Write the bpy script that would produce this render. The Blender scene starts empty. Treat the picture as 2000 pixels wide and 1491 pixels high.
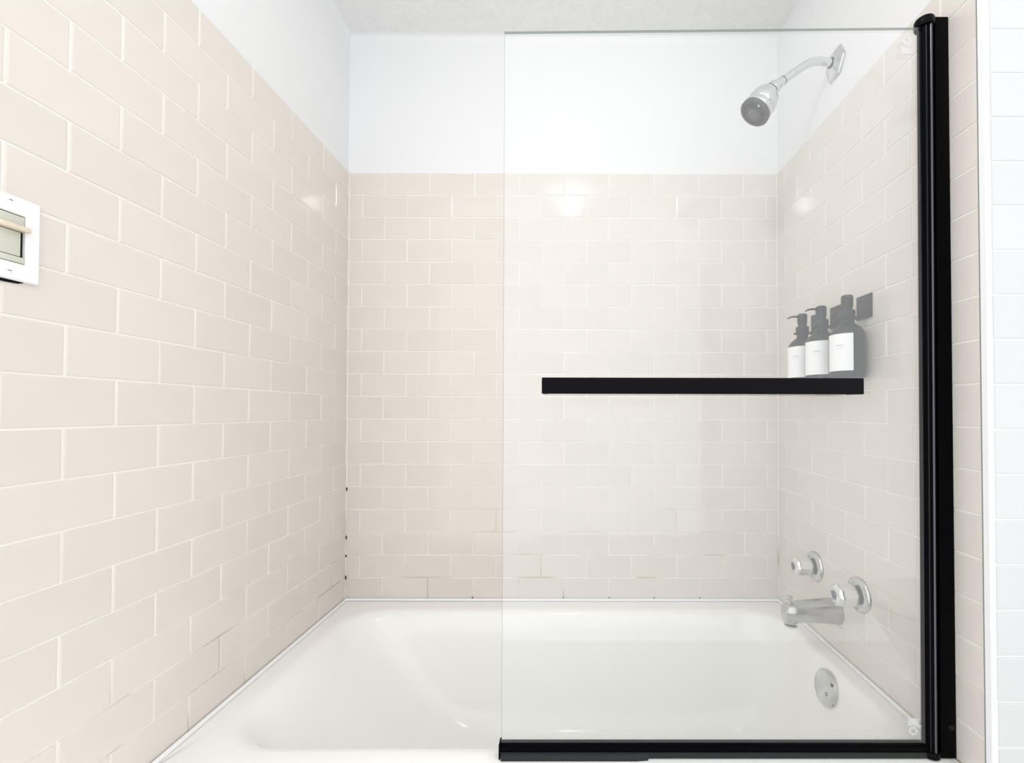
import bpy, bmesh, math, random
from mathutils import Vector, Matrix
random.seed(7)
R = math.radians
scene = bpy.context.scene
C = scene.collection

# ------------------------------------------------------------------ camera
F_PX, PX, PY = 869.16, 1109.55, 790.38          # focal length and principal point of the 2000x1491 frame
cam_d = bpy.data.cameras.new('camera')
cam = bpy.data.objects.new('camera', cam_d)
C.objects.link(cam)
cam_d.sensor_fit = 'HORIZONTAL'
cam_d.sensor_width = 36.0
cam_d.lens = 36.0 * F_PX / 2000.0
cam_d.shift_x = -(PX - 1000.0) / 2000.0
cam_d.shift_y = (PY - 745.5) / 2000.0
cam_d.clip_start = 0.01
CAM_Z = 1.0487
cam.location = (0, 0, CAM_Z)
_rx, _ry, _rz = -0.0155, 0.0021, 0.0023
_Rm = Matrix.Rotation(_rz, 3, 'Z') @ Matrix.Rotation(_rx, 3, 'X') @ Matrix.Rotation(_ry, 3, 'Y')   # world to (right, forward, up)
_base = Matrix.Rotation(R(90), 3, 'X')
cam.rotation_euler = (_Rm.transposed() @ _base).to_euler()
scene.camera = cam

# ------------------------------------------------------------------ light and exposure
world = bpy.data.worlds.new('daylight'); scene.world = world
world.use_nodes = True
_bg = world.node_tree.nodes['Background']
_bg.inputs['Color'].default_value = (0.975, 0.985, 1.0, 1)
_bg.inputs['Strength'].default_value = 1.65
LAMP_STRENGTH = 85.0
scene.view_settings.view_transform = 'Standard'
scene.view_settings.look = 'None'
scene.view_settings.gamma = 1.0
scene.view_settings.use_curve_mapping = False
scene.view_settings.exposure = 0.02
scene.cycles.use_denoising = True
scene.cycles.diffuse_bounces = 5
scene.cycles.max_bounces = 8
scene.cycles.use_adaptive_sampling = True
scene.cycles.adaptive_threshold = 0.04
scene.cycles.transparent_max_bounces = 16

# ------------------------------------------------------------------ the alcove in metres
XL, XR, YB = -0.7577, 0.7282, 1.5353            # faces of the tile on the left, right and back walls
RIM = 0.40                                      # top of the tub rim
P, H = 0.1555, 0.07775                          # tile pitch
Z0 = RIM + 19 * H                               # top of the tile
CEIL = 2.362
YF = 0.766                                      # white tiled wall facing the room
XE = 1.80                                       # far right end of the room
TT = 0.006                                      # tile thickness over the wall

# ------------------------------------------------------------------ materials
def nt(name):
    m = bpy.data.materials.new(name); m.use_nodes = True
    t = m.node_tree
    return m, t, t.nodes['Principled BSDF'], t.nodes['Material Output']

def link(t, a, b): t.links.new(a, b)

def mat(name, col, rough=0.5, metal=0.0, spec=0.5, bump=0.0, scale=60.0, var=0.0, coat=0.0, vscale=4.0, objvar=0.0):
    m, t, b, o = nt(name)
    b.inputs['Roughness'].default_value = rough
    b.inputs['Metallic'].default_value = metal
    b.inputs['Specular IOR Level'].default_value = spec
    b.inputs['Coat Weight'].default_value = coat
    b.inputs['Coat Roughness'].default_value = 0.08
    tc = t.nodes.new('ShaderNodeTexCoord')
    n = t.nodes.new('ShaderNodeTexNoise'); n.inputs['Scale'].default_value = vscale; n.inputs['Detail'].default_value = 1
    link(t, tc.outputs['Object'], n.inputs['Vector'])
    ramp = t.nodes.new('ShaderNodeMapRange')
    ramp.inputs['From Min'].default_value = 0.3; ramp.inputs['From Max'].default_value = 0.7
    ramp.inputs['To Min'].default_value = 1.0 - var; ramp.inputs['To Max'].default_value = 1.0 + var
    link(t, n.outputs['Fac'], ramp.inputs['Value'])
    mul = t.nodes.new('ShaderNodeVectorMath'); mul.operation = 'SCALE'
    mul.inputs[0].default_value = col
    mul.inputs['Scale'].default_value = 1.0
    if var: link(t, ramp.outputs['Result'], mul.inputs['Scale'])
    out = mul.outputs['Vector']
    if objvar:
        oi = t.nodes.new('ShaderNodeObjectInfo')
        r2 = t.nodes.new('ShaderNodeMapRange')
        r2.inputs['To Min'].default_value = 1 - objvar; r2.inputs['To Max'].default_value = 1 + objvar
        link(t, oi.outputs['Random'], r2.inputs['Value'])
        m2 = t.nodes.new('ShaderNodeVectorMath'); m2.operation = 'SCALE'
        link(t, out, m2.inputs[0]); link(t, r2.outputs['Result'], m2.inputs['Scale'])
        out = m2.outputs['Vector']
    link(t, out, b.inputs['Base Color'])
    if bump:
        nb = t.nodes.new('ShaderNodeTexNoise'); nb.inputs['Scale'].default_value = scale; nb.inputs['Detail'].default_value = 1.5
        link(t, tc.outputs['Object'], nb.inputs['Vector'])
        bp = t.nodes.new('ShaderNodeBump'); bp.inputs['Strength'].default_value = bump; bp.inputs['Distance'].default_value = 0.004
        link(t, nb.outputs['Fac'], bp.inputs['Height'])
        link(t, bp.outputs['Normal'], b.inputs['Normal'])
    return m

def glass_mat(name, tint, ior, rough=0.0, body=0.0):
    """clear sheet: Fresnel mirror over a see-through body, so light passes without being bent"""
    m, t, b, o = nt(name)
    t.nodes.remove(b)
    tr = t.nodes.new('ShaderNodeBsdfTransparent'); tr.inputs['Color'].default_value = (*tint, 1)
    gl = t.nodes.new('ShaderNodeBsdfGlossy'); gl.inputs['Roughness'].default_value = rough
    fr = t.nodes.new('ShaderNodeFresnel'); fr.inputs['IOR'].default_value = ior
    geo = t.nodes.new('ShaderNodeNewGeometry')
    # the same reflectance from both sides of each face
    inv = t.nodes.new('ShaderNodeMapRange')
    inv.inputs['To Min'].default_value = ior; inv.inputs['To Max'].default_value = 1.0 / ior
    link(t, geo.outputs['Backfacing'], inv.inputs['Value'])
    mx = t.nodes.new('ShaderNodeMixShader')
    link(t, fr.outputs['Fac'], mx.inputs['Fac'])
    # Cycles' Fresnel node flips the index on back faces; undo that so the inner face is no total mirror
    link(t, inv.outputs['Result'], fr.inputs['IOR'])
    link(t, tr.outputs['BSDF'], mx.inputs[1]); link(t, gl.outputs['BSDF'], mx.inputs[2])
    last = mx.outputs['Shader']
    if body:
        df = t.nodes.new('ShaderNodeBsdfDiffuse'); df.inputs['Color'].default_value = (0.9, 0.9, 0.9, 1)
        m2 = t.nodes.new('ShaderNodeMixShader'); m2.inputs['Fac'].default_value = body
        link(t, last, m2.inputs[1]); link(t, df.outputs['BSDF'], m2.inputs[2]); last = m2.outputs['Shader']
    link(t, last, o.inputs['Surface'])
    return m

M = {}
M['tile'] = mat('beige_glazed_tile', (0.738, 0.690, 0.640), rough=0.08, bump=0.014, scale=22, var=0.012, vscale=9, objvar=0.018, spec=0.5)
M['tile_white'] = mat('white_glazed_tile', (0.575, 0.575, 0.575), rough=0.15, bump=0.02, scale=20, var=0.01, objvar=0.01)
M['paint'] = mat('white_wall_paint', (0.81, 0.815, 0.825), rough=0.55, bump=0.04, scale=130, spec=0.3)
M['ceiling'] = mat('textured_ceiling_paint', (0.83, 0.835, 0.83), rough=0.9, bump=0.5, scale=190, var=0.02, vscale=60, spec=0.1)
M['enamel'] = mat('white_tub_enamel', (0.94, 0.94, 0.92), rough=0.14, bump=0.01, scale=5, spec=0.5)
M['caulk'] = mat('white_caulk', (0.92, 0.92, 0.92), rough=0.45, bump=0.1, scale=80)
M['chrome'] = mat('chrome', (0.68, 0.69, 0.70), rough=0.08, metal=1.0)
M['chrome_soft'] = mat('worn_chrome', (0.62, 0.62, 0.62), rough=0.2, metal=1.0, bump=0.05, scale=160, var=0.12, vscale=30)
M['brushed'] = mat('brushed_nickel', (0.50, 0.495, 0.485), rough=0.24, metal=1.0, bump=0.05, scale=120, var=0.10, vscale=25)
M['black_metal'] = mat('black_coated_metal', (0.0015, 0.0015, 0.002), rough=0.4, spec=0.02)
M['black_gloss'] = mat('glossy_black_column', (0.0015, 0.0015, 0.002), rough=0.15, spec=0.16)
M['black_bar'] = mat('black_bar_metal', (0.002, 0.002, 0.0035), rough=0.32, spec=0.07)
M['bead'] = mat('column_highlight_metal', (0.10, 0.10, 0.115), rough=0.22, metal=1.0)  # lighter metal that puts the bright highlight streak onto the black column
M['highlight_groove_dim'] = mat('dim_highlight_and_groove', (0.022, 0.024, 0.028), rough=0.25, metal=1.0)  # column's faint highlight streak, also the grey of the rail groove
M['rubber'] = mat('black_rubber_seal', (0.012, 0.013, 0.013), rough=0.5, spec=0.3)
M['bottle'] = mat('matte_black_glass', (0.012, 0.012, 0.015), rough=0.34, spec=0.35, bump=0.05, scale=300)
M['pump'] = mat('black_pump_plastic', (0.010, 0.010, 0.013), rough=0.4, spec=0.35)
M['plate_black'] = mat('black_powder_coat', (0.012, 0.012, 0.014), rough=0.5, spec=0.3, bump=0.1, scale=500)
M['label'] = mat('white_label_paper', (0.93, 0.93, 0.94), rough=0.6, spec=0.2)
M['ink'] = mat('pale_grey_ink', (0.55, 0.56, 0.60), rough=0.7, spec=0.1)
M['face_grey'] = mat('dark_grey_spray_plastic', (0.035, 0.036, 0.042), rough=0.35, spec=0.5)
M['face_dark'] = mat('black_spray_nozzle', (0.004, 0.004, 0.005), rough=0.4)
M['face_mid'] = mat('mid_grey_spray_plastic', (0.085, 0.088, 0.10), rough=0.35)
M['plastic_white'] = mat('white_switch_plastic', (0.86, 0.86, 0.875), rough=0.3)
M['plastic_cream'] = mat('cream_switch_plastic', (0.72, 0.64, 0.50), rough=0.35)
M['plastic_pale'] = mat('pale_green_grey_plastic', (0.60, 0.61, 0.53), rough=0.35)
M['dark'] = mat('dark_gap', (0.012, 0.010, 0.010), rough=0.9, spec=0.05)
M['gap_grey'] = mat('grey_green_joint', (0.22, 0.24, 0.22), rough=0.8)
M['rust'] = mat('rust_spot', (0.10, 0.06, 0.035), rough=0.9, spec=0.05)
M['floor'] = mat('pale_floor_tile', (0.86, 0.855, 0.84), rough=0.3, var=0.03)
M['ceramic'] = mat('white_vitreous_china', (0.92, 0.92, 0.92), rough=0.08)
M['acrylic'] = mat('clear_fluted_acrylic', (0.78, 0.78, 0.78), rough=0.08, metal=0.8, spec=0.8)
M['glass'] = glass_mat('clear_screen_glass', (0.992, 0.998, 0.994), 1.78)
M['glass_edge'] = glass_mat('polished_glass_edge', (0.30, 0.36, 0.34), 1.5, rough=0.2, body=0.1)
M['clip'] = glass_mat('clear_plastic_clip', (0.93, 0.93, 0.94), 1.5, rough=0.15, body=0.20)

def grout_material():
    m, t, b, o = nt('pale_cement_grout')
    b.inputs['Roughness'].default_value = 0.85
    b.inputs['Specular IOR Level'].default_value = 0.15
    tc = t.nodes.new('ShaderNodeTexCoord')
    n = t.nodes.new('ShaderNodeTexNoise'); n.inputs['Scale'].default_value = 7; n.inputs['Detail'].default_value = 4
    link(t, tc.outputs['Object'], n.inputs['Vector'])
    sep = t.nodes.new('ShaderNodeSeparateXYZ'); link(t, tc.outputs['Object'], sep.inputs[0])
    zr = t.nodes.new('ShaderNodeMapRange')                       # damp staining of the lowest courses
    zr.inputs['From Min'].default_value = 0.78; zr.inputs['From Max'].default_value = 0.46
    link(t, sep.outputs['Z'], zr.inputs['Value'])
    nr = t.nodes.new('ShaderNodeMapRange')
    nr.inputs['From Min'].default_value = 0.50; nr.inputs['From Max'].default_value = 0.66
    link(t, n.outputs['Fac'], nr.inputs['Value'])
    mu = t.nodes.new('ShaderNodeMath'); mu.operation = 'MULTIPLY'
    link(t, zr.outputs['Result'], mu.inputs[0]); link(t, nr.outputs['Result'], mu.inputs[1])
    mix = t.nodes.new('ShaderNodeMix'); mix.data_type = 'RGBA'
    mix.inputs[6].default_value = (0.89, 0.855, 0.81, 1); mix.inputs[7].default_value = (0.50, 0.38, 0.24, 1)
    link(t, mu.outputs[0], mix.inputs[0]); link(t, mix.outputs[2], b.inputs['Base Color'])
    return m
M['grout'] = grout_material()
M['grout_white'] = mat('white_grout', (0.74, 0.74, 0.74), rough=0.8, spec=0.1)

def emit(name, col, s):
    m, t, b, o = nt(name)
    b.inputs['Base Color'].default_value = (0.9, 0.9, 0.9, 1)
    b.inputs['Emission Color'].default_value = (*col, 1)
    b.inputs['Emission Strength'].default_value = s
    return m
M['bulb'] = emit('lit_bulb', (1.0, 0.97, 0.93), LAMP_STRENGTH)

# ------------------------------------------------------------------ helpers
def me_from(bm, name, smooth=True, angle=40):
    bmesh.ops.recalc_face_normals(bm, faces=bm.faces[:])
    me = bpy.data.meshes.new(name)
    bm.to_mesh(me); bm.free()
    if smooth:
        for p in me.polygons: p.use_smooth = True
        me.set_sharp_from_angle(angle=R(angle))
    return me

def obj(name, bm, m, parent=None, smooth=True, angle=40, origin=None):
    """bm is in world coordinates; the object's origin goes to the parent's place (or to origin)"""
    o_loc = Vector(origin) if origin is not None else Vector((0, 0, 0))
    if origin is None and parent is not None:
        o_loc = wloc(parent)
    if o_loc.length:
        bmesh.ops.translate(bm, verts=bm.verts[:], vec=-o_loc)
    me = me_from(bm, name, smooth, angle)
    me.materials.append(M[m] if isinstance(m, str) else m)
    o = bpy.data.objects.new(name, me); C.objects.link(o)
    if parent is not None:
        o.parent = parent
        o.location = o_loc - wloc(parent)
    else:
        o.location = o_loc
    return o

def wloc(o):
    v = Vector(o.location)
    while o.parent is not None:
        o = o.parent; v += Vector(o.location)
    return v

def tag(o, label=None, cat=None, group=None, kind=None):
    if label: o['label'] = label
    if cat: o['category'] = cat
    if group: o['group'] = group
    if kind: o['kind'] = kind
    return o

def thing(name, loc, label, cat, group=None):
    o = bpy.data.objects.new(name, None); C.objects.link(o)
    o.empty_display_size = 0.05
    o.location = loc
    return tag(o, label, cat, group)

def copy_tree(o, parent=None):
    c = o.copy(); C.objects.link(c); c.parent = parent
    for ch in o.children: copy_tree(ch, c)
    return c

def box(bm, x0, x1, y0, y1, z0, z1, bev=0.0, seg=2):
    r = bmesh.ops.create_cube(bm, size=1.0)
    vs = r['verts']
    for v in vs:
        v.co = Vector(((x0 + x1) / 2 + v.co.x * (x1 - x0), (y0 + y1) / 2 + v.co.y * (y1 - y0), (z0 + z1) / 2 + v.co.z * (z1 - z0)))
    if bev:
        es = list({e for v in vs for e in v.link_edges})
        bmesh.ops.bevel(bm, geom=es, offset=bev, segments=seg, profile=0.5, affect='EDGES')
    return bm

def B(*a, **k): return box(bmesh.new(), *a, **k)

def frame_of(d):
    d = Vector(d).normalized()
    u = d.cross(Vector((0, 0, 1)))
    if u.length < 1e-4: u = d.cross(Vector((0, 1, 0)))
    u.normalize(); w = u.cross(d).normalized()
    return d, u, w

def lathe(bm, c, axis, prof, n=32, fn=None):
    """prof: (s, r) pairs along axis from c; fn(angle, s, r) may reshape r"""
    c = Vector(c); d, u, w = frame_of(axis)
    rings = []
    for s, r in prof:
        ring = []
        if r < 1e-6:
            ring = [bm.verts.new(c + d * s)]
        else:
            for k in range(n):
                a = 2 * math.pi * k / n
                rr = fn(a, s, r) if fn else r
                ring.append(bm.verts.new(c + d * s + (u * math.cos(a) + w * math.sin(a)) * rr))
        rings.append(ring)
    bridge(bm, rings)
    for ring in (rings[0], rings[-1]):
        if len(ring) > 2: bm.faces.new(ring)
    return bm

def bridge(bm, rings, closed=True):
    for A, Bn in zip(rings, rings[1:]):
        if len(A) == 1 and len(Bn) == 1: continue
        n = max(len(A), len(Bn))
        for k in range(n if closed else n - 1):
            k2 = (k + 1) % n
            if len(A) == 1: f = [A[0], Bn[k2], Bn[k]]
            elif len(Bn) == 1: f = [A[k], A[k2], Bn[0]]
            else: f = [A[k], A[k2], Bn[k2], Bn[k]]
            bm.faces.new(f)

def tube(bm, pts, rad, n=20, caps=True):
    pts = [Vector(p) for p in pts]
    if not isinstance(rad, (list, tuple)): rad = [rad] * len(pts)
    rings = []; u0 = None
    for i, p in enumerate(pts):
        t = (pts[min(i + 1, len(pts) - 1)] - pts[max(i - 1, 0)]).normalized()
        if u0 is None: _, u, w = frame_of(t)
        else:
            u = (u0 - t * u0.dot(t)).normalized(); w = u.cross(t)
        u0 = u
        rings.append([bm.verts.new(p + (u * math.cos(2 * math.pi * k / n) + w * math.sin(2 * math.pi * k / n)) * rad[i]) for k in range(n)])
    bridge(bm, rings)
    if caps:
        bm.faces.new(rings[0]); bm.faces.new(rings[-1])
    return bm

def smooth_path(pts, n=6):
    pts = [Vector(p) for p in pts]
    out = []
    for i in range(len(pts) - 1):
        p0 = pts[max(i - 1, 0)]; p1 = pts[i]; p2 = pts[i + 1]; p3 = pts[min(i + 2, len(pts) - 1)]
        for k in range(n):
            t = k / n
            out.append(0.5 * ((2 * p1) + (p2 - p0) * t + (2 * p0 - 5 * p1 + 4 * p2 - p3) * t * t + (3 * p1 - p0 - 3 * p2 + p3) * t ** 3))
    out.append(pts[-1])
    return out

def prism(bm, poly, z0, z1):
    a = [bm.verts.new((x, y, z0)) for x, y in poly]; b = [bm.verts.new((x, y, z1)) for x, y in poly]
    bridge(bm, [a, b]); bm.faces.new(a); bm.faces.new(b)
    return bm

# ------------------------------------------------------------------ the setting
def struct(name, bm, m, label=None):
    o = obj(name, bm, m, None, smooth=False)
    o['kind'] = 'structure'
    if label: o['label'] = label
    return o

floor = struct('floor', B(-1.2, XE + 0.2, -0.36, YB + 0.2, -0.05, 0.0), 'floor', 'pale tiled bathroom floor in front of the tub')
ceiling = struct('ceiling', B(XL - 0.12, XR + 0.5, 0.32, YB + 0.1, CEIL, CEIL + 0.08), 'ceiling', 'off-white textured ceiling above the tub')
wall_back = struct('wall_back', B(XL - 0.12, XR + 0.02, YB + TT, YB + 0.12, 0, CEIL), 'paint', 'white painted wall over beige tile behind the tub')
wall_left = struct('wall_left', B(XL - 0.12, XL - TT, 0.45, YB + TT, 0, CEIL), 'paint', 'white painted wall over beige tile at the left of the tub')
wall_right = struct('wall_right', B(XR + TT, XR + 0.12, YF + TT, YB + 0.1, 0, CEIL), 'paint', 'wall with the shower fittings at the right of the tub')
wall_front = struct('wall_front', B(XR + 0.12, XE, YF + TT, YF + 0.12, 0, CEIL), 'paint', 'white tiled wall to the right of the shower screen')

# grout beds: recessed a little behind the tile faces
GR = 0.0016
def grout(name, parent, m, *a):
    return obj(name, B(*a), m, parent, smooth=False)
grout('grout_bed', wall_back, 'grout', XL - TT, XR + TT, YB + GR, YB + TT, RIM - 0.02, Z0 - 0.001)
grout('grout_bed', wall_left, 'grout', XL - TT, XL - GR, 0.45, YB + GR, RIM - 0.06, Z0 - 0.001)
grout('grout_bed', wall_left, 'grout', XL - TT, XL - GR, 0.45, 0.772, 0.02, RIM - 0.06)
grout('grout_bed', wall_right, 'grout', XR + GR, XR + TT, YF + 0.012, YB + GR, RIM - 0.02, Z0 - 0.001)
grout('grout_bed', wall_front, 'grout_white', XR + 0.004, XE, YF + GR, YF + TT, 0.0, CEIL - 0.005)

_tile_cache = {}
def tile_mesh(w, h, m):
    key = (round(w, 4), round(h, 4), m)
    if key in _tile_cache: return _tile_cache[key]
    bm = bmesh.new()
    b, d = 0.0018, 0.0016
    def ring(ix, z): return [bm.verts.new((sx * (w / 2 - ix), sy * (h / 2 - ix), z)) for sx, sy in ((-1, -1), (1, -1), (1, 1), (-1, 1))]
    r0, r1, r2, r3 = ring(0, -0.0045), ring(0, -d), ring(b * 0.4, -d * 0.3), ring(b * 1.3, 0)
    bridge(bm, [r0, r1, r2, r3]); bm.faces.new(r3)
    me = me_from(bm, 'tile', False)
    me.materials.append(M[m])
    _tile_cache[key] = me
    return me

def lay(parent, m, a0, a1, starts, z_top, rows, place, gap=0.0026, jitter=0.0005, row_from=1):
    """starts[row % 2] = coordinate of one vertical joint along the wall; place(a, z) -> matrix"""
    for j in range(row_from, rows + 1):
        zt, zb = z_top - (j - 1) * H, z_top - j * H
        s = starts[j % 2]
        k0 = math.floor((a0 - s) / P) - 1
        cuts = [a0] + [s + k * P for k in range(k0, k0 + 40) if a0 + 0.006 < s + k * P < a1 - 0.006] + [a1]
        for c0, c1 in zip(cuts, cuts[1:]):
            w, h = c1 - c0 - gap, zt - zb - gap
            me = tile_mesh(w, h, m)
            o = bpy.data.objects.new('tile', me); C.objects.link(o)
            o.parent = parent
            mt = place((c0 + c1) / 2, (zt + zb) / 2)
            jr = Matrix.Rotation(random.gauss(0, jitter), 4, 'X') @ Matrix.Rotation(random.gauss(0, jitter), 4, 'Y') @ Matrix.Rotation(random.gauss(0, 0.0012), 4, 'Z')
            o.matrix_local = mt @ Matrix.Translation((random.gauss(0, 0.0002), random.gauss(0, 0.0002), random.gauss(0, 0.00012))) @ jr

def basis(xa, ya, za, o):
    m = Matrix((xa, ya, za)).transposed().to_4x4(); m.translation = Vector(o); return m
Zv = Vector((0, 0, 1))
# keys: 1 = odd courses, 0 = even courses, counted from the top
lay(wall_back, 'tile', XL + 0.001, XR - 0.001, {1: XL + 0.1249, 0: XL + 0.0477}, Z0, 19,
    lambda a, z: basis(Vector((1, 0, 0)), Zv, Vector((0, -1, 0)), (a, YB, z)))
lay(wall_left, 'tile', 0.45, YB - 0.001, {1: YB - 0.0082 - P * 3, 0: YB - 0.0082 - P * 3.5}, Z0, 19,
    lambda a, z: basis(Vector((0, 1, 0)), Zv, Vector((1, 0, 0)), (XL, a, z)))
lay(wall_left, 'tile', 0.45, 0.772, {1: YB - 0.0082 - P * 3, 0: YB - 0.0082 - P * 3.5}, Z0, 24,
    lambda a, z: basis(Vector((0, 1, 0)), Zv, Vector((1, 0, 0)), (XL, a, z)), row_from=20)
lay(wall_right, 'tile', YF + 0.013, YB - 0.001, {1: YB - 0.37 * P - 2 * P, 0: YB - 0.87 * P - 2 * P}, Z0, 19,
    lambda a, z: basis(Vector((0, -1, 0)), Zv, Vector((-1, 0, 0)), (XR, a, z)))
ZW = Z0 + 6 * H - 0.003
lay(wall_front, 'tile_white', XR + 0.0085, XE, {1: XR + 0.0085 + 0.062, 0: XR + 0.0085 + 0.062 + P / 2 + 0.004}, ZW, 25,
    lambda a, z: basis(Vector((1, 0, 0)), Zv, Vector((0, -1, 0)), (a, YF, z)))

# white edge strip where the beige tile meets the white tiled wall
bm = bmesh.new()
poly = [(XR - 0.001, YF + 0.0125), (XR - 0.001, YF + 0.0015), (XR + 0.0005, YF - 0.0002), (XR + 0.003, YF - 0.001),
        (XR + 0.0065, YF - 0.0006), (XR + 0.0078, YF + 0.0005), (XR + 0.0078, YF + 0.0055), (XR + 0.006, YF + 0.0125)]
prism(bm, poly, 0.0, CEIL - 0.001)
o = obj('trim_1', bm, 'plastic_white', None, angle=30); tag(o, 'slim white edge strip between beige and white tile', kind='structure')
obj('joint_line', B(XR - 0.0016, XR + 0.002, YF + 0.0126, YF + 0.0142, 0.0, Z0 + 0.2), 'gap_grey', o, smooth=False)

# small cove of filler where wall meets ceiling
for nme, pts in (('trim_2', [(XL - TT, YB + TT), (XR + TT, YB + TT)]), ('trim_3', [(XL - TT, 0.45), (XL - TT, YB + TT)])):
    bm = bmesh.new()
    (xa, ya), (xb, yb) = pts
    rings = []
    for (x, y) in pts:
        ring = []
        for k in range(6):
            a = R(90) * k / 5
            d, dz = 0.018 * (1 - math.sin(a)), 0.018 * (1 - math.cos(a))
            ring.append(bm.verts.new((x + (d if nme == 'trim_3' else 0), y - (d if nme == 'trim_2' else 0), CEIL - dz)))
        ring.append(bm.verts.new((x, y, CEIL)))
        rings.append(ring)
    bridge(bm, rings); bm.faces.new(rings[0]); bm.faces.new(rings[1])
    o = obj(nme, bm, 'paint', None); tag(o, 'rounded white filler joint along the ceiling edge', kind='structure')

# ------------------------------------------------------------------ ceiling lamp (mirrored as the bright spot in the tile)
LX, LY = 0.0203, 0.405
lamp = thing('ceiling_lamp', (LX, LY, CEIL), 'bare round ceiling lamp whose reflection glints in the tile', 'lamp')
obj('lamp_base', lathe(bmesh.new(), (LX, LY, CEIL), (0, 0, -1), [(0, 0.055), (0.008, 0.055), (0.014, 0.045), (0.018, 0.025)]), 'plastic_white', lamp)
obj('bulb', lathe(bmesh.new(), (LX, LY, CEIL - 0.016), (0, 0, -1),
    [(0, 0.016), (0.008, 0.018)] + [(0.046 - 0.040 * math.cos(a), 0.040 * math.sin(a)) for a in [R(k) for k in range(40, 180, 14)]] + [(0.086, 0)]), 'bulb', lamp)

# ------------------------------------------------------------------ bathtub
TX0, TX1, TY0, TY1 = XL + 0.0012, XR - 0.0012, 0.772, YB - 0.0012
tub = thing('bathtub', ((TX0 + TX1) / 2, (TY0 + TY1) / 2, 0), 'white enamelled alcove bathtub between the tiled walls', 'bathtub')
def rrect(x0, x1, y0, y1, r, na=10, ns=10):
    pts = []
    cs = [(x1 - r, y1 - r, 0), (x0 + r, y1 - r, 90), (x0 + r, y0 + r, 180), (x1 - r, y0 + r, 270)]
    arcs = [[(cx + r * math.cos(R(a0 + 90 * k / na)), cy + r * math.sin(R(a0 + 90 * k / na))) for k in range(na + 1)] for cx, cy, a0 in cs]
    for i, arc in enumerate(arcs):
        pts += arc
        e, s = arc[-1], arcs[(i + 1) % 4][0]
        for k in range(1, ns): pts.append((e[0] + (s[0] - e[0]) * k / ns, e[1] + (s[1] - e[1]) * k / ns))
    return pts
def tub_ring(bm, x0, x1, y0, y1, r, z): return [bm.verts.new((x, y, z)) for x, y in rrect(x0, x1, y0, y1, r)]
bm = bmesh.new()
ix0, ix1, iy0, iy1 = XL + 0.060, XR - 0.045, 0.866, YB - 0.072
def basin(dx0, dx1, dy0, dy1, r, z): return tub_ring(bm, ix0 + dx0, ix1 - dx1, iy0 + dy0, iy1 - dy1, r, z)
rings = [tub_ring(bm, TX0, TX1, TY0, TY1, 0.004, 0.0),
         tub_ring(bm, TX0, TX1, TY0, TY1, 0.004, RIM - 0.014),
         tub_ring(bm, TX0, TX1, TY0 + 0.004, TY1, 0.006, RIM - 0.004),
         tub_ring(bm, TX0, TX1, TY0 + 0.014, TY1, 0.012, RIM),
         basin(-0.012, -0.012, -0.012, -0.012, 0.135, RIM + 0.0005),
         basin(0.0, 0.0, 0.0, 0.0, 0.130, RIM - 0.001),
         basin(0.012, 0.006, 0.008, 0.008, 0.126, RIM - 0.006),
         basin(0.026, 0.012, 0.016, 0.016, 0.122, RIM - 0.018),
         basin(0.046, 0.017, 0.023, 0.024, 0.120, RIM - 0.040),
         basin(0.090, 0.026, 0.034, 0.038, 0.125, RIM - 0.10),
         basin(0.155, 0.040, 0.046, 0.054, 0.135, RIM - 0.18),
         basin(0.220, 0.056, 0.060, 0.074, 0.140, RIM - 0.25),
         basin(0.285, 0.080, 0.082, 0.100, 0.140, RIM - 0.30),
         basin(0.340, 0.115, 0.115, 0.135, 0.130, RIM - 0.325),
         basin(0.420, 0.180, 0.165, 0.185, 0.090, RIM - 0.335)]
bridge(bm, rings); bm.faces.new(rings[-1])
obj('tub_shell', bm, 'enamel', tub, angle=50)
def bead(p0, p1, axis):
    bm = bmesh.new(); rs = []
    for q in (p0, p1):
        q = Vector(q); ring = []
        for k in range(6):
            a = R(90) * k / 5
            u, v = 0.008 * (1 - math.sin(a) * 0.75), 0.008 * (1 - math.cos(a) * 0.75)
            ring.append(bm.verts.new(q + Vector(axis) * u + Vector((0, 0, v))))
        ring.append(bm.verts.new(q)); rs.append(ring)
    bridge(bm, rs); bm.faces.new(rs[0]); bm.faces.new(rs[1])
    return bm
ck = obj('caulk_bead', bead((XL + 0.0015, YB - 0.0014, RIM), (XR - 0.0015, YB - 0.0014, RIM), (0, -1, 0)), 'caulk', tub)
obj('caulk_bead', bead((XL + 0.0014, TY0 + 0.012, RIM), (XL + 0.0014, YB - 0.002, RIM), (1, 0, 0)), 'caulk', tub)
obj('caulk_bead', bead((XR - 0.0014, 0.87, RIM), (XR - 0.0014, YB - 0.002, RIM), (-1, 0, 0)), 'caulk', tub)
for x in (-0.3225, -0.0118, 0.1450, 0.300, 0.455):                          # dark pinholes where the joints meet the bead
    obj('pinhole', lathe(bmesh.new(), (x, YB - 0.0020, RIM + 0.0105), (0, -1, 0), [(0, 0.0022), (0.0016, 0.0019), (0.0022, 0.0008)], n=10), 'dark', ck)
for z, h in ((0.780, 0.006), (0.615, 0.005), (0.552, 0.004), (0.478, 0.006), (0.612, 0.003)):  # worn grout in the corner
    obj('grout_chip', B(XL + 0.0002, XL + 0.0032, YB - 0.0022, YB - 0.0004, z - h, z + h, bev=0.0006), 'dark', wall_back)

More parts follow.
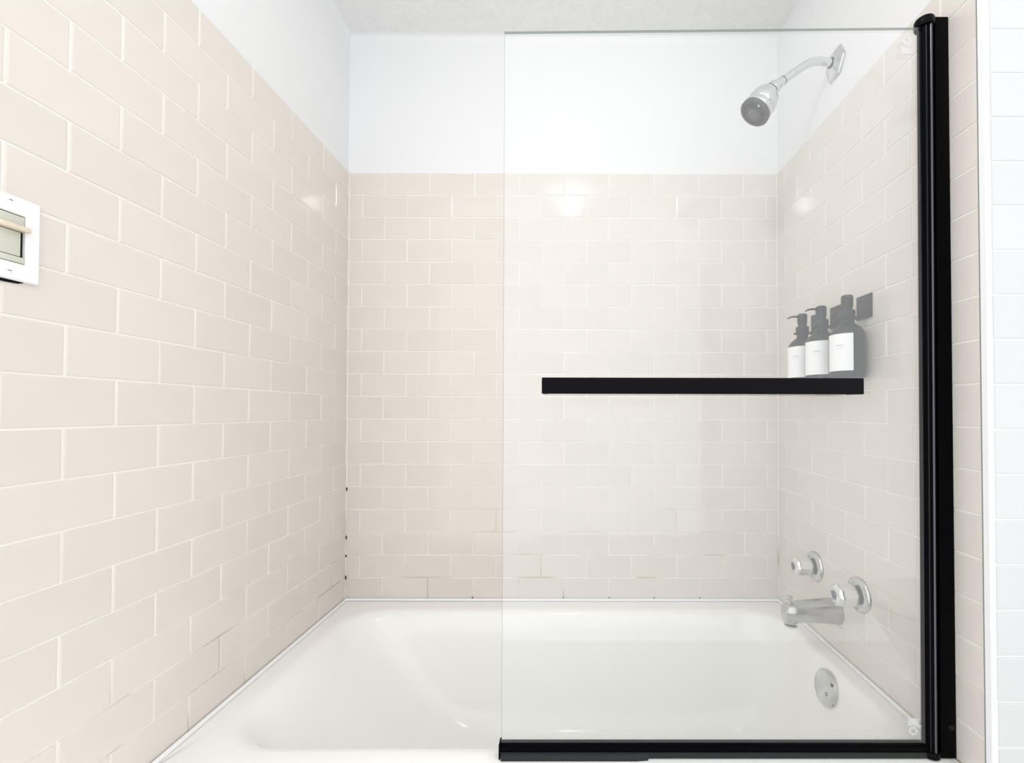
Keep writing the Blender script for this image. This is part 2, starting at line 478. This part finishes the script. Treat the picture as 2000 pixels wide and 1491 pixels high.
# ------------------------------------------------------------------ shower screen
YG = 0.846
scr = thing('shower_screen', (0.7, YG, RIM), 'frameless glass tub screen on a black pivot post with black bottom rail', 'shower screen')
gx0, gx1, gt = -0.1215, 0.686, 0.003
bm = bmesh.new()
lo = [(gx0, 0.420), (gx1, 0.420), (gx1, 1.789), (gx0, 1.7775)]
fr = [bm.verts.new((x, YG - gt, z)) for x, z in lo]; bk = [bm.verts.new((x, YG + gt, z)) for x, z in lo]
bm.faces.new(fr); bm.faces.new(bk)
for k in range(4): bm.faces.new([fr[k], fr[(k + 1) % 4], bk[(k + 1) % 4], bk[k]])
gp = obj('glass_panel', bm, 'glass', scr, smooth=False)
gp.data.materials.append(M['glass_edge'])
for pl in gp.data.polygons:
    if abs(pl.normal.y) < 0.5: pl.material_index = 1
gp['label'] = 'clear glass panel'
# wall channel and round pivot column
def skewed(xb, xt, z0, z1):
    bm = B(xb, XR - 0.0002, 0.838, 0.866, z0, z1, bev=0.0015)
    for v in bm.verts:
        k = (XR - v.co.x) / (XR - xb) * (v.co.z - z0) / (z1 - z0)
        v.co.x += (xt - xb) * k
    return bm
ch = obj('wall_channel', skewed(0.6985, 0.7025, 0.4025, 1.806), 'black_metal', scr)
obj('screw', lathe(bmesh.new(), (0.7180, 0.8385, 0.461), (0, -1, 0), [(0, 0.006), (0.0016, 0.0058), (0.0022, 0.004), (0.0012, 0.0025), (0.0012, 0)], n=18), 'black_gloss', ch)
cb, ct = Vector((0.6855, 0.848, 0.412)), Vector((0.6910, 0.848, 1.792))
cd = (ct - cb).normalized(); cl = (ct - cb).length
col = obj('pivot_column', lathe(bmesh.new(), cb, cd, [(0, 0.0120), (0.0006, 0.0127), (cl - 0.0006, 0.0127), (cl, 0.0120)], n=48), 'black_metal', scr)
for dx, dy, r_, mm in ((0.0015, -0.0118, 0.0024, 'bead'), (-0.0062, -0.0102, 0.0014, 'highlight_groove_dim')):  # added thin strips standing in for light streaks on the smooth column
    obj('column_highlight', tube(bmesh.new(), [cb + Vector((dx, dy, 0.002)), ct + Vector((dx, dy, -0.002))], r_, n=14), mm, col)
for z0, z1, cxx in ((1.791, 1.808, 0.6895), (0.4012, 0.4135, 0.6855)):
    bm = bmesh.new()
    up = z0 > 1
    prof = [(0, 0.0158), (0.002, 0.0168), (z1 - z0 - 0.004, 0.0168), (z1 - z0 - 0.001, 0.0155), (z1 - z0, 0.012)] if up else [(0, 0.013), (0.002, 0.0160), (z1 - z0 - 0.002, 0.0162), (z1 - z0, 0.0150)]
    lathe(bm, (cxx, 0.848, z0), (0, 0, 1), prof, n=32)
    obj('column_cap', bm, 'black_bar', scr)
# bottom rail: upper ridge, groove, lower body, soft deflector seal
rail = obj('bottom_rail', B(gx0 - 0.002, 0.6745, 0.8375, 0.8565, 0.4145, 0.4252, bev=0.002), 'black_metal', scr)
obj('rail_groove', B(gx0 - 0.002, 0.6735, 0.8368, 0.855, 0.4120, 0.4150, bev=0.0008), 'highlight_groove_dim', rail)
obj('rail_seal', B(gx0 - 0.001, 0.6735, 0.8378, 0.854, 0.4020, 0.4125, bev=0.002), 'rubber', rail)
obj('rail_end_cap', B(gx0 - 0.0045, gx0 - 0.0015, 0.8365, 0.858, 0.4010, 0.4275, bev=0.0008), 'black_bar', rail)
bm = bmesh.new()
rs = []
for x, d in ((gx0, 0.0), (0.13, 0.0), (0.152, 0.0002)):
    rs.append([bm.verts.new((x, y, z)) for y, z in ((0.8378, 0.4085), (0.8345 + d * 10, 0.4045), (0.8335 + d * 10, 0.4006), (0.8385, 0.4006))])
bridge(bm, rs); bm.faces.new(rs[0]); bm.faces.new(rs[-1])
obj('deflector_strip', bm, 'rubber', rail)
# clear plastic clips on the glass beside the column
for zc, s in ((1.750, 1), (0.4625, -1)):
    r_ = obj('glass_clip', B(0.6400, 0.6610, 0.8415, 0.8432, zc - 0.008 - 0.006 * s, zc - 0.006 * s + 0.006, bev=0.0007), 'clip', scr)
    bm = bmesh.new()
    c = Vector((0.6500, 0.8432, zc + 0.0115 * s))
    rg = []
    for ra, ya in ((0.0045, 0.0), (0.0045, -0.002), (0.0080, -0.002), (0.0080, 0.0)):
        rg.append([bm.verts.new(c + Vector((math.cos(2 * math.pi * k / 24) * ra, ya, math.sin(2 * math.pi * k / 24) * ra))) for k in range(24)])
    bridge(bm, rg + [rg[0]])
    obj('clip_washer', bm, 'clip', r_)
    obj('clip_tongue', B(0.652, 0.665, 0.8412, 0.8432, zc + 0.0005 * s, zc + 0.0035 * s, bev=0.0004) if s > 0 else B(0.652, 0.665, 0.8412, 0.8432, zc - 0.0035, zc - 0.0005, bev=0.0004), 'clip', r_)
# towel bar
yb_ = 0.800
bar = obj('towel_bar', B(-0.0458, 0.5355, yb_, yb_ + 0.009, 1.0805, 1.1098, bev=0.0016, seg=3), 'black_bar', scr)
bar['label'] = 'flat black towel bar'
for x0, x1 in ((-0.0458, -0.0368), (0.5265, 0.5355)):
    obj('bar_return', B(x0 + 0.0003, x1 - 0.0003, yb_ + 0.004, YG - gt - 0.002, 1.0808, 1.1095, bev=0.0015), 'black_bar', bar)
for xc in (-0.0290, 0.5190):
    obj('bar_foot', lathe(bmesh.new(), (xc, YG - gt, 1.0952), (0, -1, 0), [(0, 0.0125), (0.002, 0.0125), (0.003, 0.012)], n=24), 'black_bar', bar)
    obj('bar_backing', lathe(bmesh.new(), (xc, YG + gt, 1.0952), (0, 1, 0), [(0, 0.012), (0.005, 0.012), (0.007, 0.009)], n=24), 'black_bar', bar)

# ------------------------------------------------------------------ shower head
SY, SZ = 1.2000, 2.0000
sh = thing('wall_shower', (XR, SY, SZ), 'chrome shower head with dark grey spray face on a bent wall arm', 'shower head')
bm = bmesh.new()
rg = []
for s, hx in ((0.0, 0.0430), (0.004, 0.0430), (0.007, 0.0400), (0.015, 0.0205)):
    xx = XR + TT - 0.0005 - s
    rg.append([bm.verts.new((xx, SY + math.cos(R(60 * k + 4)) * hx, SZ + math.sin(R(60 * k + 4)) * hx)) for k in range(6)])
bridge(bm, rg); bm.faces.new(rg[0]); bm.faces.new(rg[-1])
obj('escutcheon', bm, 'chrome_soft', sh, smooth=False)
obj('arm_ring', lathe(bmesh.new(), (XR - 0.0085, SY, SZ + 0.003), (-1, 0, 0), [(0, 0.0135), (0.002, 0.0135), (0.003, 0.0115)], n=24), 'face_grey', sh)
arm_pts = smooth_path([(XR + TT, SY, SZ + 0.003), (0.712, SY, SZ + 0.0045), (0.687, SY, SZ + 0.0078), (0.6632, SY, SZ + 0.0035), (0.6337, SY, 1.9869), (0.5887, SY, 1.9542), (0.584, SY, 1.9508)], 5)
obj('shower_arm', tube(bmesh.new(), arm_pts, 0.0105, n=24), 'chrome', sh)
ax = Vector((-0.59, 0.0, -0.807)).normalized()
b0 = Vector((0.5887, SY, 1.9542))
r0 = Vector((0.5570, SY, 1.9290))
nd = (r0 - b0).normalized()
obj('arm_ring', lathe(bmesh.new(), b0 - nd * 0.001, nd, [(0, 0.0112), (0.0005, 0.0120), (0.003, 0.0120), (0.0035, 0.0112)], n=24), 'face_grey', sh)
obj('swivel_nut', lathe(bmesh.new(), b0 + nd * 0.002, nd, [(0, 0.0118), (0.004, 0.0122), (0.012, 0.0126), (0.020, 0.0150), (0.027, 0.0182), (0.034, 0.0195), (0.041, 0.0180)], n=28), 'chrome', sh)
obj('neck_ring', lathe(bmesh.new(), r0 + ax * 0.001, ax, [(0, 0.0165), (0.001, 0.0195), (0.0035, 0.0195), (0.0045, 0.0165)], n=32), 'face_dark', sh)
hd = obj('head_body', lathe(bmesh.new(), r0 + ax * 0.004, ax, [(0, 0.0175), (0.003, 0.0225), (0.009, 0.0285), (0.018, 0.0340), (0.028, 0.0375), (0.040, 0.0395), (0.050, 0.0398), (0.053, 0.0386), (0.055, 0.0398), (0.066, 0.0402), (0.070, 0.0390)], n=48), 'chrome', sh)
fc = r0 + ax * 0.073
face = obj('spray_face', lathe(bmesh.new(), fc, ax, [(0, 0.0385), (0.001, 0.0412), (0.008, 0.0416), (0.010, 0.0405), (0.0105, 0.034), (0.0085, 0.033), (0.0085, 0.0235), (0.0125, 0.0225), (0.0135, 0.019), (0.0115, 0.0172), (0.0115, 0)], n=48), 'face_grey', sh)
d_, u_, w_ = frame_of(ax)
for k in range(24):
    a = 2 * math.pi * k / 24
    for rr, rad in ((0.0305, 0.0019), (0.0262, 0.0016)):
        q = fc + ax * 0.0078 + (u_ * math.cos(a + (0.1 if rr < 0.03 else 0)) + w_ * math.sin(a + (0.1 if rr < 0.03 else 0))) * rr
        obj('spray_nozzle', lathe(bmesh.new(), q, ax, [(0, rad), (0.0028, rad * 0.8), (0.0030, 0)], n=6), 'face_dark', face)
obj('spray_hub', lathe(bmesh.new(), fc + ax * 0.0112, ax, [(0, 0.0165), (0.0016, 0.0160), (0.0024, 0.0140), (0.0026, 0)], n=32), 'face_mid', face)
for k in range(12):
    a = 2 * math.pi * k / 12
    q = fc + ax * 0.0112 + (u_ * math.cos(a) + w_ * math.sin(a)) * 0.0180
    obj('hub_slot', lathe(bmesh.new(), q, ax, [(0, 0.0011), (0.0019, 0.0010), (0.0020, 0)], n=6), 'face_dark', face)
tv = Vector((0.0, -1.0, 0.0))
obj('spray_lever', lathe(bmesh.new(), fc + ax * 0.0085 + tv * 0.0330, ax, [(0, 0.0040), (0.004, 0.0040), (0.0055, 0.0025)], n=12), 'chrome_soft', face)

# ------------------------------------------------------------------ faucet handles, spout, overflow
def handle(y, z, label):
    h = thing('faucet_handle', (XR, y, z), label, 'faucet handle', 'pair of tub faucet handles')
    obj('escutcheon', lathe(bmesh.new(), (XR + 0.001, y, z), (-1, 0, 0), [(0, 0.0425), (0.004, 0.0425), (0.008, 0.0405), (0.011, 0.0350), (0.0125, 0.0300), (0.0100, 0.0285), (0.0100, 0.020)], n=48), 'chrome_soft', h)
    obj('collar', lathe(bmesh.new(), (XR - 0.008, y, z), (-1, 0, 0), [(0, 0.0225), (0.006, 0.0225), (0.009, 0.0195), (0.012, 0.0195)], n=32), 'face_grey', h)
    fl = lambda a, s, r: r * (1 + (0.055 * math.cos(8 * a) if 0.006 < s < 0.05 and r > 0.02 else 0))
    k = obj('knob', lathe(bmesh.new(), (XR - 0.017, y, z), (-1, 0, 0), [(0, 0.0215), (0.003, 0.0262), (0.010, 0.0275), (0.022, 0.0268), (0.034, 0.0268), (0.041, 0.0262), (0.046, 0.0235), (0.049, 0.0175), (0.0495, 0.0125), (0.0475, 0.0118), (0.0475, 0)], n=64, fn=fl), 'acrylic', h, angle=55)
    obj('index_cap', lathe(bmesh.new(), (XR - 0.017 - 0.0476, y, z), (-1, 0, 0), [(0, 0.0100), (0.0016, 0.0098), (0.0022, 0.0078), (0.0010, 0.0068), (0.0010, 0.0045), (0.0020, 0.0038), (0.0022, 0)], n=28), 'face_mid', k)
    return h
handle(1.3080, 0.597, 'fluted clear faucet handle on the far side, nearer the back wall')
handle(1.1090, 0.595, 'fluted clear faucet handle on the near side, in front of the spout')

sp_y, sp_z = 1.2050, 0.5130
sp = thing('tub_spout', (XR, sp_y, sp_z), 'brushed metal tub spout with a lift diverter knob', 'tub spout')
bm = bmesh.new(); rg = []
for s, ry, rt, rb in ((-0.002, 0.0315, 0.0325, 0.0325), (0.004, 0.0318, 0.0330, 0.0330), (0.05, 0.0290, 0.0300, 0.0295), (0.085, 0.0268, 0.0272, 0.0275), (0.110, 0.0250, 0.0245, 0.0300),
                      (0.118, 0.0245, 0.0235, 0.0385), (0.128, 0.0235, 0.0215, 0.0385), (0.138, 0.0210, 0.0175, 0.0360), (0.1435, 0.0170, 0.0120, 0.0300), (0.1455, 0.0110, 0.0060, 0.0210)):
    ring = []
    for k in range(36):
        a = 2 * math.pi * k / 36
        e = 0.85
        ca, sa = math.cos(a), math.sin(a)
        yy = math.copysign(abs(ca) ** e, ca) * ry
        zz = math.copysign(abs(sa) ** e, sa) * (rt if sa > 0 else rb)
        ring.append(bm.verts.new((XR - s, sp_y + yy, sp_z + zz)))
    rg.append(ring)
bridge(bm, rg); bm.faces.new(rg[0]); bm.faces.new(rg[-1])
obj('spout_body', bm, 'brushed', sp, angle=60)
dv = obj('diverter_stem', lathe(bmesh.new(), (XR - 0.128, sp_y, sp_z + 0.018), (0, 0, 1), [(0, 0.0035), (0.013, 0.0035)], n=14), 'chrome', sp)
obj('diverter_knob', lathe(bmesh.new(), (XR - 0.128, sp_y, sp_z + 0.030), (-0.15, 0, 1), [(0, 0.0035), (0.002, 0.0070), (0.005, 0.0090), (0.0085, 0.0088), (0.0105, 0.0060), (0.011, 0)], n=24), 'chrome_soft', dv)
obj('spout_outlet', lathe(bmesh.new(), (XR - 0.1255, sp_y, sp_z - 0.0365), (0, 0, -1), [(0, 0.0165), (0.0045, 0.0160), (0.0045, 0.013), (0.001, 0.0125), (0.001, 0)], n=28), 'chrome', sp)

on = Vector((-1, 0, 0.16)).normalized()
oc = Vector((0.6595, 1.141, 0.3475))
ov = thing('overflow_plate', oc, 'round worn chrome overflow plate on the tub end under the spout', 'overflow plate')
pt_ = obj('cover_plate', lathe(bmesh.new(), oc, on, [(-0.004, 0.0430), (0.003, 0.0430), (0.0055, 0.0405), (0.0068, 0.030), (0.0072, 0.0)], n=44), 'chrome_soft', ov)
d_, u_, w_ = frame_of(on)
for dz, dy in ((-0.008, -0.016),):
    q = oc + on * 0.0070 + Vector((0, dy, dz))
    obj('screw', lathe(bmesh.new(), q, on, [(0, 0.0052), (0.0015, 0.0048), (0.002, 0.003), (0.0008, 0.0022), (0.0008, 0)], n=16), 'face_grey', pt_)
for ang, l in ((200, 0.005), (330, 0.005), (38, 0.004)):
    q = oc + on * 0.0042 + Vector((0, -math.cos(R(ang)), math.sin(R(ang)))) * 0.0400
    obj('rust_spot', lathe(bmesh.new(), q, on, [(0, l), (0.0012, l * 0.8), (0.0016, 0)], n=9, fn=lambda a, s, r: r * (1 + 0.3 * math.sin(3 * a))), 'rust', pt_)

# ------------------------------------------------------------------ bottles and their holders
def bottle(x, y, label):
    zb = 1.130
    b = thing('pump_bottle', (x, y, zb), label, 'bottle', 'black pump bottles on the shower wall')
    obj('bottle_body', lathe(bmesh.new(), (x, y, zb), (0, 0, 1), [(0, 0.0340), (0.002, 0.0370), (0.005, 0.0385), (0.098, 0.0385), (0.106, 0.0378), (0.114, 0.0352), (0.121, 0.0305), (0.127, 0.0240), (0.131, 0.0185), (0.134, 0.0158), (0.137, 0.0150), (0.146, 0.0150)], n=48), 'bottle', b)
    obj('neck_ring', lathe(bmesh.new(), (x, y, zb + 0.1455), (0, 0, 1), [(0, 0.0160), (0.0006, 0.0178), (0.0024, 0.0178), (0.003, 0.0160)], n=32), 'pump', b)
    obj('cap', lathe(bmesh.new(), (x, y, zb + 0.1485), (0, 0, 1), [(0, 0.0168), (0.001, 0.0172), (0.016, 0.0172), (0.0175, 0.0160), (0.018, 0.0115), (0.026, 0.0115)], n=36, fn=lambda a, s, r: r * (1 + (0.012 * math.cos(36 * a / 2) if r > 0.017 else 0))), 'pump', b)
    obj('pump_head', lathe(bmesh.new(), (x, y, zb + 0.1745), (0, 0, 1), [(0, 0.0112), (0.002, 0.0128), (0.022, 0.0132), (0.0265, 0.0128), (0.029, 0.0100), (0.0295, 0)], n=36), 'pump', b)
    pts = smooth_path([(x - 0.009, y, zb + 0.1935), (x - 0.022, y, zb + 0.1950), (x - 0.036, y, zb + 0.1930), (x - 0.046, y, zb + 0.1885)], 4)
    nz = obj('pump_nozzle', tube(bmesh.new(), pts, [0.0036 - 0.0018 * i / (len(pts) - 1) for i in range(len(pts))], n=12), 'pump', b)
    def curved(z0, z1, a0, a1, r, t, m, name, par):
        bm = bmesh.new(); rs = []
        n = max(3, int(abs(a1 - a0) / 5))
        for k in range(n + 1):
            a = R(180 + a0 + (a1 - a0) * k / n)
            c, s = math.cos(a), math.sin(a)
            rs.append([bm.verts.new((x + c * rr, y + s * rr, zz)) for rr, zz in ((r, z0), (r + t, z0), (r + t, z1), (r, z1))])
        bridge(bm, rs); bm.faces.new(rs[0]); bm.faces.new(rs[-1])
        return obj(name, bm, m, par)
    lb = curved(zb + 0.017, zb + 0.106, -27, 76, 0.03845, 0.0004, 'label', 'label_sheet', b)
    for z, a0, a1, h in ((0.0770, 22, 47, 0.0022), (0.0715, 20, 50, 0.0006), (0.0245, 14, 26, 0.0006)):
        curved(zb + z, zb + z + h, a0, a1, 0.03886, 0.00015, 'ink', 'print_line', lb)
    return b
def holder(y, label):
    z = 1.2772
    h = thing('bottle_holder', (XR, y, z), label, 'bottle holder', 'black bottle holders on the shower wall')
    obj('wall_plate', B(XR - 0.0042, XR + 0.0005, y - 0.0268, y + 0.0268, z - 0.001, z + 0.0565, bev=0.0008), 'plate_black', h)
    obj('arm', B(XR - 0.026, XR - 0.003, y - 0.014, y + 0.014, z - 0.0012, z + 0.0012, bev=0.0005), 'plate_black', h)
    bm = bmesh.new(); rg = []
    for ra, za in ((0.0182, -0.0012), (0.0232, -0.0012), (0.0232, 0.0012), (0.0182, 0.0012)):
        rg.append([bm.verts.new((BX + math.cos(2 * math.pi * k / 32) * ra, y + math.sin(2 * math.pi * k / 32) * ra, z + za)) for k in range(32)])
    bridge(bm, rg + [rg[0]])
    obj('neck_loop', bm, 'plate_black', h, angle=30)
    return h
BX = 0.6840
b3 = bottle(BX, 1.0825, 'nearest of the three black pump bottles, its spout turned to the viewer')
h3 = holder(1.0825, 'black wall holder of the nearest pump bottle, its square plate in full view')
for ch_ in b3.children:
    if ch_.name.startswith('pump_nozzle'): nz3 = ch_
nz3.rotation_euler.z = R(62)
for y, dr, lab, hl in ((1.1940, 9, 'middle one of the three black pump bottles in the wall holders', 'black wall holder of the middle pump bottle, half hidden by the nearest bottle'),
                   (1.2900, 2, 'farthest of the three black pump bottles, closest to the back wall', 'black wall holder of the farthest pump bottle, mostly hidden behind the middle bottle')):
    c = copy_tree(b3); c.location.y = y; c['label'] = lab; c.rotation_euler.z = R(dr)
    for ch_ in c.children:
        if ch_.name.startswith('pump_nozzle'): ch_.rotation_euler.z = R(8 - dr)
    c = copy_tree(h3); c.location.y = y; c['label'] = hl

# ------------------------------------------------------------------ switch plate on the left wall
PY0, PY1, PZ0, PZ1 = 0.5640, 0.6335, 1.2260, 1.3410
sw = thing('wall_switch', (XL, (PY0 + PY1) / 2, (PZ0 + PZ1) / 2), 'white wall plate with a cream slotted control on the left tile', 'switch')
oy0, oy1, oz0, oz1 = 0.5820, 0.6155, 1.2497, 1.3165
bm = bmesh.new()
def yz_ring(y0, y1, z0, z1, x): return [bm.verts.new((x, a, b)) for a, b in ((y0, z0), (y1, z0), (y1, z1), (y0, z1))]
t_ = 0.0062
rg = [yz_ring(oy0, oy1, oz0, oz1, XL + 0.0005), yz_ring(oy0, oy1, oz0, oz1, XL + t_ - 0.0006), yz_ring(oy0 - 0.0006, oy1 + 0.0006, oz0 - 0.0006, oz1 + 0.0006, XL + t_),
      yz_ring(PY0 + 0.0022, PY1 - 0.0022, PZ0 + 0.0022, PZ1 - 0.0022, XL + t_), yz_ring(PY0, PY1, PZ0, PZ1, XL + t_ - 0.0022), yz_ring(PY0, PY1, PZ0, PZ1, XL + 0.0005)]
bridge(bm, rg + [rg[0]])
pl = obj('cover_plate', bm, 'plastic_white', sw, smooth=False)
for zc in (1.3312, 1.2355):
    s_ = obj('plate_screw', B(XL + t_ - 0.0004, XL + t_ + 0.0005, 0.5955, 0.6010, zc - 0.0030, zc + 0.0030, bev=0.0003), 'plastic_white', pl)
    obj('screw_slot', B(XL + t_ + 0.0004, XL + t_ + 0.0006, 0.5960, 0.6005, zc + 0.0012, zc + 0.0022), 'face_mid', s_)
obj('box_recess', B(XL + 0.0004, XL + 0.0016, oy0, oy1, oz0, oz1), 'dark', sw, smooth=False)
fm = obj('control_top', B(XL + 0.0014, XL + 0.0052, oy0 + 0.001, oy1 - 0.0008, 1.3020, oz1 - 0.0012, bev=0.0006), 'plastic_pale', sw)
obj('control_shelf', B(XL + 0.0014, XL + 0.0135, oy0 + 0.001, oy1 + 0.0012, 1.2940, 1.3008, bev=0.0010), 'plastic_cream', sw)
obj('control_panel', B(XL + 0.0014, XL + 0.0050, oy0 + 0.001, oy1 - 0.0046, 1.2600, 1.2932, bev=0.0006), 'plastic_pale', sw)
obj('control_foot', B(XL + 0.0014, XL + 0.0058, oy0 + 0.001, oy1 - 0.0006, oz0 + 0.0010, 1.2590, bev=0.0006), 'plastic_pale', sw)
bm = bmesh.new()
rs = []
for y, d in ((0.588, 0.0036), (0.597, 0.0040), (0.604, 0.0036), (0.612, 0.0030), (0.618, 0.0006)):
    rs.append([bm.verts.new((XL + xx, y, zz)) for xx, zz in ((0.0003, PZ0 + 0.001), (0.0014, PZ0 + 0.001), (0.0014, PZ0 - d), (0.0003, PZ0 - d))])
bridge(bm, rs); bm.faces.new(rs[0]); bm.faces.new(rs[-1])
obj('wall_gap', bm, 'dark', sw, smooth=False)

# ------------------------------------------------------------------ mirrored in the glass: the toilet beside the tub
tx, ty = 1.30, 0.20
to = thing('toilet', (tx, ty, 0), 'white toilet with closed lid, mirrored in the glass beside the post', 'toilet')
def oval(x0, x1, hw, z, n=40):
    out = []
    for k in range(n):
        a = 2 * math.pi * k / n
        c, s = math.cos(a), math.sin(a)
        xm = (x0 + x1) / 2
        out.append((xm + (x1 - x0) / 2 * c, ty + hw * math.copysign(abs(s) ** 0.85, s), z))
    return out
bm = bmesh.new()
bridge_r = [[bm.verts.new(p) for p in oval(*a)] for a in ((1.14, 1.56, 0.11, 0.0), (1.16, 1.56, 0.10, 0.06), (1.17, 1.56, 0.10, 0.16), (1.09, 1.57, 0.15, 0.28), (1.045, 1.57, 0.182, 0.36), (1.04, 1.57, 0.185, 0.385))]
bridge(bm, bridge_r); bm.faces.new(bridge_r[0]); bm.faces.new(bridge_r[-1])
obj('bowl', bm, 'ceramic', to)
bm = bmesh.new()
rr_ = [[bm.verts.new(p) for p in oval(*a)] for a in ((1.035, 1.52, 0.186, 0.387), (1.03, 1.52, 0.190, 0.392), (1.03, 1.52, 0.190, 0.402), (1.04, 1.51, 0.184, 0.406))]
bridge(bm, rr_); bm.faces.new(rr_[0]); bm.faces.new(rr_[-1])
obj('seat', bm, 'ceramic', to)
bm = bmesh.new()
rr_ = [[bm.verts.new(p) for p in oval(*a)] for a in ((1.035, 1.52, 0.186, 0.408), (1.03, 1.52, 0.190, 0.413), (1.035, 1.52, 0.188, 0.424), (1.06, 1.50, 0.170, 0.430), (1.15, 1.42, 0.10, 0.433))]
bridge(bm, rr_); bm.faces.new(rr_[0]); bm.faces.new(rr_[-1])
obj('lid', bm, 'ceramic', to)
tk = obj('tank', B(1.545, 1.74, ty - 0.22, ty + 0.22, 0.36, 0.74, bev=0.025, seg=4), 'ceramic', to)
obj('tank_lid', B(1.535, 1.75, ty - 0.232, ty + 0.232, 0.74, 0.775, bev=0.012, seg=3), 'ceramic', tk)
obj('flush_lever', tube(bmesh.new(), [(1.544, ty - 0.15, 0.68), (1.530, ty - 0.15, 0.68), (1.528, ty - 0.08, 0.672)], 0.007), 'chrome', tk)
